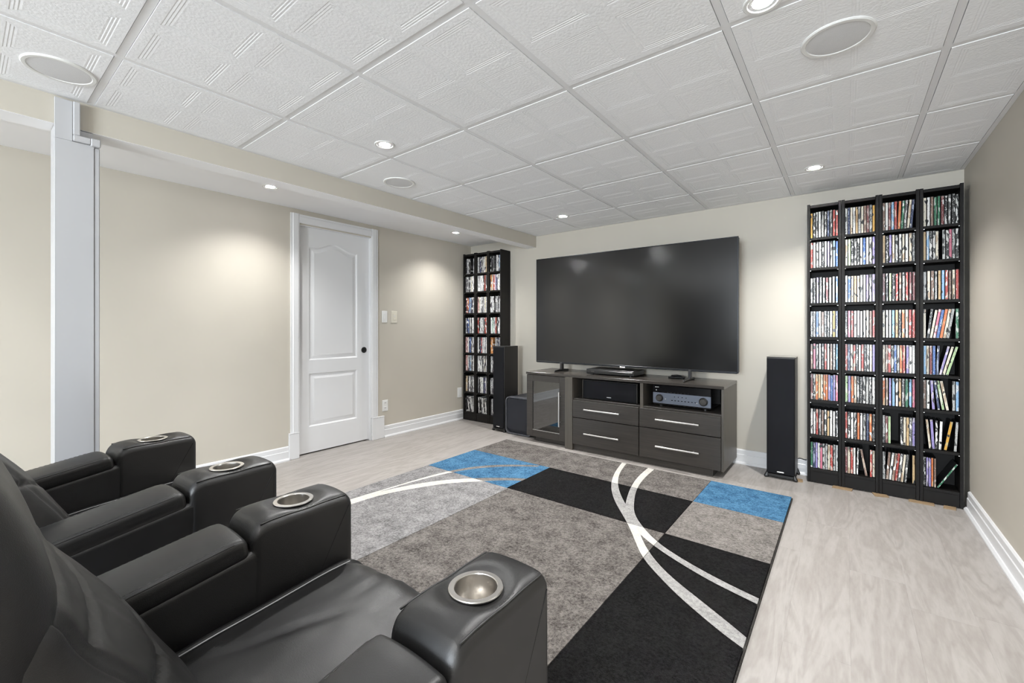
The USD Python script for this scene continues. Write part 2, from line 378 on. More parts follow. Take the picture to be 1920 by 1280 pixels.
def tile(x0, x1, y0, y1, fullx=None):
    """Square tile of 2 x 2 coffers with stepped mouldings; a cut tile keeps the part of the pattern it has room for."""
    out = []
    z0 = H - .0025
    xs = [x0, (x0 + x1) / 2, x1] if x1 - x0 > .45 else [x0, x1]
    ys = [y0, (y0 + y1) / 2, y1] if y1 - y0 > .45 else [y0, y1]
    steps = [(0, 0), (.030, 0), (.033, .0008), (.039, .0002), (.042, .0010), (.048, .0004), (.051, .0012), (.057, .0006), (.062, .0008)]
    for a, b in zip(xs[:-1], xs[1:]):
        for c, d in zip(ys[:-1], ys[1:]):
            loops = [[(a + i, c + i, z0 + z), (a + i, d - i, z0 + z), (b - i, d - i, z0 + z), (b - i, c + i, z0 + z)] for i, z in steps]
            out.append(rings([np.array(l) for l in loops]))
    # rim upward, so that the tile has thickness
    rim = [np.array([(x0, y0, z), (x0, y1, z), (x1, y1, z), (x1, y0, z)]) for z in (H + .02, z0)]
    out.append(rings(rim, cap=False))
    out.append(box(x0, x1, y0, y1, H + .018, H + .02))
    return cat(out)
for a, b in zip(GX[:-1], GX[1:]):
    for d, c in zip(GY[:-1], GY[1:]):
        g = bw + .0018
        e0 = .0225 if a == XB1 else g; e1 = .0225 if b == W else g; e2 = .0225 if d == 0 else g
        obj("ceiling_tile", tile(a + e0, b - e1, c + g, d - e2), "tile_white", ceil)

# baseboards: board, cap step and shoe moulding as one moulded length each
BP = Polygon([(0, 0), (.030, 0), (.030, .010), (.022, .020), (.016, .021), (.016, .076), (.012, .080), (.012, .112), (.006, .119), (0, .119)])
def run_y(x, s, y0, y1): # along y, on the wall at x, s=+1 sticking out to +x
    m = prism(BP, y0, y1, "y"); v = m.vertices.copy(); v[:, 0] = x + s * v[:, 0]
    return trimesh.Trimesh(v, m.faces if s > 0 else m.faces[:, ::-1], process=False)
def run_x(x0, x1):
    m = prism(BP, x0, x1, "x"); v = m.vertices.copy(); v[:, 1] = -v[:, 1]
    return trimesh.Trimesh(v, m.faces[:, ::-1], process=False)
bl = thing("baseboard_left", label="white stepped baseboard along the left wall either side of the door", category="baseboard", **ST)
obj("board", run_y(0, 1, YB, -2.258), "trim_white", bl); obj("board", run_y(0, 1, -1.304, -.001), "trim_white", bl)
obj("baseboard_right", run_y(W, -1, YB, -.1765), "trim_white", label="white stepped baseboard along the right wall", category="baseboard", **ST)
obj("baseboard_back", run_x(.637, 3.5195), "trim_white", label="white stepped baseboard along the back wall behind the console", category="baseboard", **ST)

# pocket door with an arched upper panel
door = thing("door_1", label="white two-panel arch-top pocket door in the left wall", category="door", **ST)
LX = -.034                                                           # face of the leaf
LY0, LY1, LZ0, LZ1 = DY0 - .02, DY1 + .02, .012, DZ + .015
def panel_loop(y0, y1, z0, z1, arch, d):
    ys = np.linspace(y0 + d, y1 - d, 33)
    t = (ys - (y0 + y1) / 2) / ((y1 - y0) / 2)
    top = z1 - d + arch * np.clip(.5 + .5 * np.cos(np.clip(t * 1.25, -1, 1) * np.pi), 0, 1)
    up = np.stack([ys, top], 1)
    return np.vstack([[(y0 + d, z0 + d)], up, [(y1 - d, z0 + d)]])
PAN = [(-2.060, -1.583, .833, 1.840, .055), (-2.060, -1.583, .240, .714, 0.)]
leafp = sbox(LY0, LZ0, LY1, LZ1)
for p in PAN: leafp = leafp.difference(Polygon(panel_loop(*p, 0)))
leaf = obj("leaf", cat([prism(leafp, LX - .012, LX, "x"), box(LX - .036, LX - .0125, LY0, LY1, LZ0, LZ1)]), "trim_white", door)
for p in PAN:
    loops = []
    for d, dx in ((0, 0), (.004, -.004), (.012, -.0095), (.020, -.0095), (.034, -.006), (.046, -.0005), (.050, 0)):
        l = panel_loop(*p, d); loops.append(np.stack([np.full(len(l), LX + dx), l[:, 0], l[:, 1]], 1)[::-1])
    obj("raised_panel", rings(loops), "trim_white", leaf, smooth=25)
pull = lathe([(.029, 0), (.029, .003), (.024, .0045), (.021, .0022), (.018, .0010), (0, .0008)], 28)
pull.apply_transform(trimesh.transformations.rotation_matrix(np.pi / 2, [0, 1, 0])); pull.apply_translation([LX + .0005, -1.507, .903])
obj("flush_pull", pull, "black_satin", door, smooth=30, label="round black flush pull")
CW = .074
casing = Polygon([(0, 0), (.012, 0), (.017, .012), (.017, .052), (.011, .060), (.011, .074), (0, .074)])
def casing_leg(y, s):
    m = prism(casing, .2255, 2.107, "z"); v = m.vertices.copy()       # (x out, across, z)
    v[:, 1] = y + s * v[:, 1]
    return trimesh.Trimesh(v, m.faces if s > 0 else m.faces[:, ::-1], process=False)
obj("casing", casing_leg(DY0 + .012, -1), "trim_white", door); obj("casing", casing_leg(DY1 - .012, 1), "trim_white", door)
hc = prism(casing, DY0 + .012, DY1 - .012, "y"); v = hc.vertices.copy(); m_ = prism(casing, DY0 + .0121, DY1 - .0121, "z"); v = m_.vertices.copy()
obj("head_casing", trimesh.Trimesh(np.stack([v[:, 0], v[:, 2], DZ - .002 + v[:, 1] + .015], 1), m_.faces[:, ::-1], process=False), "trim_white", door)
for y0, y1 in ((-2.257, -2.170), (-1.4445, -1.305)):
    obj("plinth_block", box(.0005, .021, y0, y1 if y1 < -2 else -1.305, 0, .218, .003), "trim_white", door)
    obj("plinth_cap", box(.0005, .024, y0 - .0, y1, .2185, .225, .002), "trim_white", door)
for y0, y1 in ((DY0 - .001, DY0 + .014), (DY1 - .014, DY1 + .001)): obj("jamb", box(-.119, -.0005, y0, y1, 0, DZ), "trim_white", door)
obj("head_jamb", box(-.119, -.0005, DY0 + .0145, DY1 - .0145, DZ - .004, DZ + .001), "trim_white", door)
obj("backing", box(-.119, -.1, DY0, DY1, 0, DZ), "gap_black", door)

# wall plates
def plate(name, y, z, w, h, mt, label, cat_):
    t = thing(name, label=label, category=cat_)
    obj("plate", box(.0003, .006, y - w / 2, y + w / 2, z - h / 2, z + h / 2, .0025), mt, t)
    return t
t = plate("light_switch", -1.291, 1.236, .066, .120, "plastic_white", "white decora light switch right beside the door casing", "light switch")
obj("rocker", box(.006, .009, -1.308, -1.274, 1.203, 1.269, .001), "plastic_white", t)
t = plate("light_switch", -1.171, 1.236, .074, .124, "plastic_ivory", "ivory wall switch further right from the door casing", "light switch")
obj("rocker", box(.006, .009, -1.188, -1.154, 1.203, 1.269, .001), "plastic_ivory", t); obj("button", cyl((.0085, -1.171, 1.245), (.012, -1.171, 1.245), .006, 12), "grille_grey", t)
t = plate("wall_outlet", -1.285, .324, .07, .116, "plastic_white", "white two-socket wall outlet low beside the door trim", "outlet")
for zz in (.350, .298):
    s = obj("socket", box(.006, .0085, -1.302, -1.268, zz - .019, zz + .019, .001), "plastic_white", t)
    obj("slot", cat([box(.0085, .0088, -1.293 + k, -1.290 + k, zz - .004, zz + .009) for k in (0, .013)]), "slot_dark", s)
t = plate("cable_plate", -.205, .330, .075, .12, "plastic_white", "white wall plate low beside the left film shelves", "wall plate")
obj("insert", box(.006, .008, -.224, -.186, .297, .363, .001), "plastic_white", t)

# recessed lamps and ceiling loudspeakers
def can(x, y, z, label, group=None, power=None):
    t = thing("recessed_light", (x, y, z), label=label, category="ceiling light", group=group or "recessed ceiling lights")
    obj("trim_ring", lathe([(.056, .004), (.056, -.001), (.053, -.0035), (.044, -.0035), (.041, -.001), (.038, .012)], 36), "plastic_white", t, smooth=30)
    obj("lens", lathe([(.0385, .010), (.030, .007), (.012, .0055), (0, .005)], 30), "lamp_glow", t, smooth=30)
    l = UsdLux.SphereLight.Define(stage, str(t.GetPath()) + "/lamp")
    l.CreateRadiusAttr(.03); l.CreateIntensityAttr(power or CAN_POWER); l.CreateColorAttr(Gf.Vec3f(*CAN_COLOR))
    sh = UsdLux.ShapingAPI.Apply(l.GetPrim()); sh.CreateShapingConeAngleAttr(63.0); sh.CreateShapingConeSoftnessAttr(1.0)
    l.AddTranslateOp().Set(Gf.Vec3d(0, 0, -.006))
LBL = ["round recessed ceiling light above the rug, left of centre", "round recessed ceiling light just in front of the tall right film shelves",
       "small recessed ceiling light near the back wall above the television", "round recessed ceiling light at the top edge beside the big ceiling speaker"]
for i, (x, y) in enumerate(CANS):
    can(x, y, H - .0025, (LBL + ["recessed ceiling light behind the recliners near the right wall", "recessed ceiling light nearest the rear window"])[i])
for (x, y), l in zip(ALCOVE_CANS, ["recessed light in the smooth alcove ceiling left of the door", "recessed light in the alcove ceiling before the left film shelves", "recessed light in the alcove ceiling behind the post"]):
    can(x, y, H, l, power=ALCOVE_POWER)
def ceiling_speaker(x, y, label):
    t = thing("ceiling_speaker", (x, y, H - .0027), label=label, category="ceiling speaker", group="in-ceiling loudspeakers")
    obj("rim", lathe([(.108, .002), (.108, -.002), (.104, -.0055), (.093, -.0055), (.0905, -.003)], 56), "plastic_white", t, smooth=30)
    obj("grille", lathe([(.0905, -.003), (.08, -.0042), (.04, -.005), (0, -.0052)], 56), "grille_grey", t, smooth=40)
ceiling_speaker(3.722, -2.087, "large round in-ceiling loudspeaker at upper right")
ceiling_speaker(1.285, -3.735, "round in-ceiling loudspeaker at upper left above the post")
ceiling_speaker(1.262, -2.076, "round in-ceiling loudspeaker beside the dropped beam, above the door")

# ------------------------------------------------------------------ rug
rug = thing("area_rug", label="large area rug of grey, black and blue blocks with cream ribbons", category="rug")
RX0, RX1, RY0, RY1 = 1.083, 3.466, -3.09, -.637
obj("backing", box(RX0, RX1, RY0, RY1, .0005, .005), "rug_edge", rug)
for a in (RX1, RX0 - .006): obj("binding", box(a, a + .006, RY0, RY1, .0005, .011, .002), "rug_edge", rug)
XM0, XM1 = 1.903, 2.974
BL = [(sbox(RX0, -1.105, XM1, RY1), "pile_brown_grey"), (sbox(XM1, -1.105, RX1, RY1), "pile_blue"),
      (sbox(RX0, -1.652, XM0 - .012, -1.105), "pile_blue"), (sbox(XM0 - .012, -1.650, XM1, -1.105), "pile_black"), (sbox(XM1, -1.648, RX1, -1.105), "pile_warm_grey"),
      (sbox(RX0, RY0, XM0, -1.652), "pile_light_grey"), (sbox(XM0, RY0, XM1, -1.650), "pile_brown_grey"), (sbox(XM1, RY0, RX1, -1.648), "pile_black")]
c1L = spline([(2.275, -.55), (2.288, -.617), (2.353, -.916), (2.446, -1.174), (2.587, -1.418), (2.748, -1.631), (2.867, -1.805), (2.979, -1.963), (3.083, -2.063), (3.196, -2.155), (3.307, -2.231), (3.4, -2.288), (3.5, -2.335)], 60)
c1R = spline([(2.318, -.55), (2.330, -.63), (2.385, -.891), (2.454, -1.079), (2.535, -1.235), (2.649, -1.405)], 30)
c2L = spline([(2.507, -.55), (2.509, -.625), (2.528, -.911), (2.589, -1.209), (2.649, -1.405)], 30)
c2R = spline([(2.556, -.55), (2.559, -.625), (2.576, -.915), (2.613, -1.129), (2.681, -1.345), (2.765, -1.530), (2.863, -1.655), (2.98, -1.765), (3.143, -1.860), (3.289, -1.921), (3.402, -1.957), (3.5, -1.982)], 60)
c1B = spline([(2.874, -1.737), (2.985, -1.896), (3.108, -2.017), (3.249, -2.114), (3.368, -2.19), (3.5, -2.28)], 30)
c2B = spline([(2.874, -1.737), (2.985, -1.819), (3.145, -1.906), (3.283, -1.965), (3.396, -2.0), (3.5, -2.03)], 30)
fork = Polygon(np.vstack([c1L, c1B[::-1], c2B, c2R[::-1], c2L, c1R[::-1]])).buffer(0)
aT = spline([(1.20, -3.05), (1.205, -2.7), (1.216, -2.416), (1.236, -2.221), (1.264, -1.956), (1.311, -1.681), (1.424, -1.422), (1.6, -1.238), (1.80, -1.108)], 50)
aB = spline([(1.252, -2.238), (1.290, -1.946), (1.350, -1.690), (1.462, -1.457), (1.629, -1.275), (1.80, -1.150)], 40)
lT = spline([(1.252, -2.238), (1.323, -2.019), (1.444, -1.798), (1.588, -1.641), (1.754, -1.506), (1.894, -1.419)], 40)
lB = spline([(1.893, -1.478), (1.780, -1.552), (1.660, -1.670), (1.501, -1.852), (1.384, -2.069), (1.312, -2.27), (1.29, -2.459), (1.275, -2.75), (1.27, -3.05)], 50)
swoosh = Polygon(np.vstack([aT, aB[::-1], lT, lB])).buffer(0)
ribbons = unary_union([fork, swoosh])
for g, mt in BL:
    f = g.buffer(-.0012).difference(ribbons.buffer(.0014))
    for q in getattr(f, "geoms", [f]):
        if q.area > 2e-4: obj("pile_panel", prism(q, .005, .0165), mt, rug)
    f = g.buffer(-.0012).intersection(ribbons)
    rm = {"pile_black": "pile_ash", "pile_blue": "pile_warm_grey"}.get(mt, "pile_cream")
    for q in getattr(f, "geoms", [f]):
        if q.area > 2e-4: obj("pile_ribbon", prism(q, .005, .0158), rm, rug)

# ------------------------------------------------------------------ media console
con = thing("media_console", label="dark grey oak media console with drawers, glass door and open bays", category="media console")
YF, YR = -.497, -.02
obj("top", box(1.221, 3.032, YF - .004, YR, .6635, .687, .0015), "oak_top", con)
obj("side_panel", box(1.2255, 1.244, YF + .021, YR, .054, .663, .001), "oak_upright", con)
obj("side_panel", box(3.0125, 3.0305, YF, YR, .050, .663, .001), "oak_upright", con)
obj("post_panel", box(1.679, 1.757, YF - .020, YR - .006, 0.0005, .663, .0012), "oak_upright", con)
obj("divider", box(2.389, 2.416, YF + .001, YR - .006, .050, .663, .001), "oak_upright", con)
obj("back_panel", box(1.2445, 3.012, YR - .006, YR, .05, .663), "oak_dark", con)
obj("bottom_panel", box(1.2445, 1.6785, YF + .021, YR - .0065, .054, .072), "oak_dark", con)
obj("bottom_panel", box(1.7575, 3.012, YF + .022, YR - .0065, .050, .058), "oak_dark", con)
obj("bay_shelf", box(1.7575, 2.3885, YF + .0015, YR - .0065, .462, .4765, .001), "oak_dark", con); obj("bay_shelf", box(2.4165, 3.012, YF + .0015, YR - .0065, .462, .4765, .001), "oak_dark", con)
obj("plinth", box(1.30, 1.678, YF + .055, YR - .1, .0005, .053), "oak_dark", con); obj("plinth", box(1.758, 2.953, YF + .008, YR - .1, .0005, .0495), "oak_dark", con)
obj("inner_shelf", box(1.2445, 1.6785, YF + .06, YR - .0065, .345, .360, .001), "oak_dark", con)
for (x0, x1, z0, z1, hx0, hx1, hz) in ((1.7605, 2.384, .306, .461, 1.891, 2.226, .389), (1.7605, 2.384, .059, .300, 1.891, 2.222, .1735), (2.391, 3.0115, .309, .461, 2.535, 2.867, .386), (2.391, 3.0115, .059, .303, 2.535, 2.867, .1715)):
    d = obj("drawer", box(x0, x1, YF - .0195, YF, z0, z1, .0012), "oak_dark", con)
    obj("handle", cat([cyl((hx0, YF - .052, hz), (hx1, YF - .052, hz), .0075, 14)] + [cyl((hx, YF - .052, hz), (hx, YF - .0195, hz), .004, 10) for hx in (hx0 + .045, hx1 - .045)]), "chrome", d, smooth=40, label="long chrome bar handle")
dr = obj("glass_door", cat([box(1.228, 1.298, YF, YF + .020, .054, .659, .0012), box(1.606, 1.673, YF, YF + .020, .054, .659, .0012),
                            box(1.2982, 1.6058, YF, YF + .020, .600, .659, .0012), box(1.2982, 1.6058, YF, YF + .020, .054, .118, .0012)]), "oak_dark", con, label="framed glass door")
obj("pane", box(1.296, 1.608, YF + .009, YF + .013, .116, .602), "glass_pane", dr)
obj("pane_bead", box(1.2985, 1.6055, YF + .001, YF + .0085, .1185, .1225), "chrome", dr)
obj("handle", cat([cyl((1.620, YF - .032, .193), (1.620, YF - .032, .519), .0072, 14)] + [cyl((1.620, YF - .032, z), (1.620, YF, z), .004, 10) for z in (.235, .477)]), "chrome", dr, smooth=40)
obj("hinge_pin", cyl((1.676, YF - .003, .060), (1.676, YF - .003, .068), .003, 8), "chrome", dr)

# things inside the glass compartment
fg = thing("white_figurine", (1.425, -.40, .3605), label="slender white ornament seen through the glass door of the console", category="ornament")
obj("figure", lathe([(.030, 0), (.032, .02), (.024, .05), (.016, .09), (.019, .115), (.010, .14), (.005, .17), (.0035, .21), (0, .213)][::-1][::-1], 24), "ceramic_white", fg, smooth=40)
pv = thing("pink_vase", (1.535, -.40, .3605), label="small pink vase behind the glass door of the console", category="vase")
obj("body", lathe([(.010, .082), (.013, .080), (.012, .065), (.020, .055), (.028, .035), (.026, .012), (.018, 0), (0, 0)][::-1][::-1], 24), "ceramic_pink", pv, smooth=40)

# television
TY, TX0, TX1, TZ0, TZ1 = -.27, 1.191, 3.087, .768, 1.834
tv = thing("television", label="very large flat black television standing on the media console", category="television")
obj("housing", box(TX0, TX1, TY + .001, TY + .048, TZ0, TZ1, .008), "black_satin", tv)
b = .009
obj("bezel", cat([box(TX0 - .001, TX0 + b, TY - .006, TY + .003, TZ0, TZ1, .0015), box(TX1 - b, TX1 + .001, TY - .006, TY + .003, TZ0, TZ1, .0015),
                  box(TX0 + b, TX1 - b, TY - .006, TY + .003, TZ1 - b, TZ1, .0015), box(TX0 + b, TX1 - b, TY - .006, TY + .003, TZ0 - .004, TZ0 + .013, .0015)]), "tv_bezel", tv)
obj("screen", box(TX0 + b, TX1 - b, TY - .0035, TY + .0005, TZ0 + .013, TZ1 - b), "screen", tv)
obj("sensor_bar", box(2.115, 2.165, TY - .010, TY - .0062, TZ0 - .012, TZ0 + .003, .001), "badge_silver", tv, label="small silver emblem bar under the screen")
for fx, y0, y1 in ((1.487, -.385, -.13), (2.722, -.432, -.13)):
    f = obj("foot", ball_hull([(fx, y0, .695, .0075), (fx, y1, .695, .0075), (fx, (y0 + y1) / 2, .705, .009)], 12), "tv_metal", tv, smooth=40)
    obj("neck", box(fx - .008, fx + .014, TY - .010, TY + .035, .706, TZ0 + .01, .003), "tv_metal", f)

# players and speakers on and in the console
bp = thing("disc_player", label="flat black disc player on the console under the television", category="disc player")
obj("body", ball_hull([(x, y, z, .006) for x in (1.822, 2.272) for y in (-.350, -.105) for z in (.700, .733)], 16), "player_black", bp, smooth=35)
obj("front_panel", box(1.825, 2.269, -.3605, -.3558, .702, .728, .002), "player_black", bp)
obj("display", box(1.87, 1.90, -.3615, -.3606, .713, .720), "knob_grey", bp); obj("power_button", cyl((2.235, -.3605, .715), (2.235, -.363, .715), .005, 12), "knob_grey", bp)
for fx in (1.86, 2.235):
    for fy in (-.32, -.14): obj("foot", cyl((fx, fy, .6873), (fx, fy, .6945), .012, 12), "black_satin", bp)
pk = thing("small_black_box", label="small low black electronic box on the console before the right television foot", category="electronic device")
obj("case", ball_hull([(2.526, -.185, .694, .006), (2.644, -.175, .694, .006), (2.530, -.12, .694, .006), (2.640, -.11, .694, .006), (2.585, -.15, .705, .008)], 12), "player_black", pk, smooth=35)
obj("lid", ball_hull([(2.545, -.165, .7085, .004), (2.625, -.16, .7085, .004), (2.585, -.13, .7105, .004)], 10), "black_satin", pk, smooth=35)
cs = thing("centre_speaker", label="wide black centre speaker in the left open bay of the console", category="speaker")
obj("cabinet", box(1.838, 2.354, -.452, -.20, .478, .648, .003), "speaker_ash", cs)
obj("grille", ball_hull([(x, -.459, z, .005) for x in (1.849, 2.343) for z in (.489, .637)], 12), "grille_cloth", cs, smooth=35)
obj("edge_strip", cat([box(1.838, 1.842, -.468, -.4525, .480, .646), box(2.350, 2.354, -.468, -.4525, .480, .646)]), "knob_grey", cs)
obj("badge", ball_hull([(2.078, -.465, .507, .0045), (2.112, -.465, .507, .0045)], 12), "badge_silver", cs, smooth=40, label="small silver oval badge")
rc = thing("receiver", label="silver-blue audio receiver with two big knobs in the right open bay", category="receiver")
obj("chassis", box(2.482, 2.925, -.428, -.12, .4915, .650, .002), "receiver_black", rc)
obj("display_panel", box(2.479, 2.928, -.440, -.4285, .5925, .651, .0015), "receiver_black", rc)
obj("control_panel", box(2.479, 2.928, -.443, -.4285, .504, .592, .0015), "receiver_silver", rc)
for kx, kr in ((2.535, .030), (2.874, .033)):
    k = obj("knob_ring", cyl((kx, -.443, .548), (kx, -.447, .548), kr, 32), "black_satin", rc)
    kk = lathe([(kr * .82, 0), (kr * .80, .018), (kr * .7, .021), (0, .0215)], 32)
    kk.apply_transform(trimesh.transformations.rotation_matrix(np.pi / 2, [1, 0, 0])); kk.apply_translation([kx, -.447, .548]); obj("knob", kk, "knob_grey", k, smooth=30)
for bx in np.linspace(2.655, 2.745, 4): obj("button", cyl((bx, -.443, .566), (bx, -.4455, .566), .0035, 8), "receiver_black", rc)
for bx in np.linspace(2.635, 2.815, 8): obj("button", box(bx - .006, bx + .006, -.4455, -.443, .534, .539), "receiver_black", rc)
for bx, bz in ((2.583, .543), (2.826, .532)): obj("status_lamp", cyl((bx, -.443, bz), (bx, -.446, bz), .0045, 10), "badge_silver", rc)
obj("logo_strip", box(2.496, 2.528, -.4415, -.440, .632, .638), "badge_silver", rc)
obj("small_logo", box(2.503, 2.512, -.4415, -.440, .606, .615), "badge_silver", rc)
for bx in np.linspace(2.60, 2.76, 7): obj("button", box(bx - .004, bx + .004, -.4415, -.440, .597, .5995), "knob_grey", rc)
for fx in (2.53, 2.875):
    for fy in (-.39, -.16): obj("foot", cyl((fx, fy, .477), (fx, fy, .4915), .018, 16), "black_satin", rc)

# tower speakers
def tower(loc, rz, w, h, label):
    t = thing("tower_speaker", loc, rz, label=label, category="tower speaker", group="black tower speakers")
    d = .235
    obj("cabinet", box(-w / 2, w / 2, .014, d, .035, h, .003), "speaker_ash", t)
    obj("grille", ball_hull([(x, .0075, z, .006) for x in (-w / 2 + .0075, w / 2 - .0075) for z in (.045, h - .010)], 12), "grille_cloth", t, smooth=35)
    obj("top_plate", box(-w / 2 - .001, w / 2 + .001, .016, d, h + .0003, h + .006, .002), "gloss_top", t)
    obj("base", box(-w / 2 + .005, w / 2 - .005, .01, d - .005, .012, .0345, .003), "black_satin", t)
    for sx in (-1, 1):
        for y in (.0, d - .03):
            obj("outrigger_foot", ball_hull([(sx * (w / 2 - .005), y + .015, .012, .011), (sx * (w / 2 + .008), y + .012, .0105, .010), (sx * (w / 2 - .005), y + .02, .045, .007)], 10), "black_satin", t, smooth=40)
    obj("badge", ball_hull([(-.019, .0, .055, .0052), (.019, .0, .055, .0052)], 12), "badge_silver", t, smooth=40, label="small silver oval badge")
    return t
tower((.768, -.392, 0), -5, .160, .918, "black tower speaker beside the left film shelves and subwoofer")
tower((3.363, -.255, 0), 0, .180, .900, "black tower speaker standing between the console and right film shelves")
sub = thing("subwoofer", label="squat black subwoofer with rounded frame between tower speaker and console", category="subwoofer")
SX0, SX1, SYF, SZ = .878, 1.216, -.40, .396
def rrect(x0, x1, z0, z1, r): return sbox(x0 + r, z0 + r, x1 - r, z1 - r).buffer(r, quad_segs=8)
obj("cabinet", prism(rrect(SX0 + .004, SX1 - .004, .012, SZ - .003, .045), SYF + .03, -.035, "y"), "sub_satin", sub, smooth=30)
obj("front_frame", prism(rrect(SX0, SX1, .006, SZ, .05).difference(rrect(SX0 + .012, SX1 - .012, .018, SZ - .012, .04)), SYF, SYF + .05, "y"), "sub_frame", sub, smooth=30)
obj("grille", prism(rrect(SX0 + .018, SX1 - .018, .055, SZ - .018, .03), SYF + .008, SYF + .0298, "y"), "sub_satin", sub, smooth=30)
for fx in (SX0 + .06, SX1 - .06):
    for fy in (SYF + .06, -.08): obj("foot", cyl((fx, fy, .0005), (fx, fy, .0125), .016, 14), "black_satin", sub)

# ------------------------------------------------------------------ film shelves and film cases
SHELF_Z = [1.775, 1.556, 1.300, 1.054, .820, .598, .345, .100]        # tops of the boards the cases stand on
UW, UD, UH = .2, .17, 2.02
def make_tower(x0, label, group):
    t = thing("film_shelf", (x0, 0, 0), label=label, category="shelf unit", group=group)
    y0, y1 = -.175, -.005
    for a in (.0005, UW - .0175): obj("side_panel", box(a, a + .017, y0, y1, .006, UH, .001), "bookcase_black", t)
    obj("top_panel", box(.018, UW - .018, y0 + .001, y1, UH - .028, UH - .008, .001), "bookcase_black", t)
    obj("back_panel", box(.018, UW - .018, y1 - .004, y1, .02, UH - .03), "bookcase_black", t)
    for z in SHELF_Z:
        obj("shelf_board", box(.018, UW - .018, y0 + .0015, y1 - .0045, z - .017, z, .001), "bookcase_black", t)
    for z in SHELF_Z[:-1]:
        obj("shelf_pins", cat([box(a, a + .006, y0 + .004, y0 + .010, z - .0205, z - .0173) for a in (.0178, UW - .0238)]), "chrome", t)
    obj("plinth", box(.018, UW - .018, y0 + .004, y0 + .018, .006, SHELF_Z[-1] - .0175, .001), "bookcase_black", t)
    return t
UNIT = ["leftmost", "second", "third", "rightmost"]
RX = [3.5215 + .2005 * k for k in range(4)]
LXU = [-.022 + .2055 * k for k in range(3)]
for k, x in enumerate(RX): make_tower(x, f"{UNIT[k]} narrow black shelf unit of the tall film wall at right", "black film shelf units at right")
for k, x in enumerate([.0335, .2345, .4355]): make_tower(x, f"{['leftmost', 'middle', 'right-hand'][k]} narrow black film shelf unit in the corner left of the television", "black film shelf units at left")

COLOUR = dict(w="white", c="cream", s="grey-and-white", k="black-and-white", g="dark grey", r="red", m="dark red", b="blue", n="navy", l="light blue", o="orange", y="yellow",
              t="tan", G="green", P="pale green", p="lavender", i="pink", e="brown", T="teal")
ORD = ["first", "second", "third", "fourth", "fifth", "sixth", "seventh", "eighth", "ninth", "tenth", "eleventh", "twelfth"]
ROWN = ["top shelf", "second shelf down", "third shelf down", "fourth shelf down", "fifth shelf down", "sixth shelf down", "seventh shelf down", "bottom shelf"]
# one string per shelf, left to right; a number after a letter leans that case by so many degrees, _ is a gap
CELLS = [
    ["ykswsknkrr", "rcswkwpslb", "skpgsmwwb", "ggbwekksyn", "eiswkrwesT", "mkotcoopbpi", "wwrsektwwk", "Gnpwisscrss"],
    ["sncwtscemgy", "cPkskwbwsp", "wbctcswpsp", "kirwwwwcer", "rncrkwrkscp", "PpockkkskW", "rkwkowsnok", "mcrwg2e-9_rc"],
    ["ewmlro2G3g3c4n4", "tkpcskcwcg", "mkPkresrmm", "cwwltkocrr", "cerkbsor_pww", "oeplwtgGli", "smP_kcTgp".replace("T", "t"), "se4w5e5r5g5c5g4_t"],
    ["cweGGmkgkk", "tlkkc_skisk", "scestlrecr", "c_k6c8i8b8o8c8s8_G", "lcmbn2p12c13P14_", "ewp-3n-6P-8c-9_sl", "_c-5p-3kw2_y9_s3", "kppoe_G28_"]]
DH = .190
n_film = 0
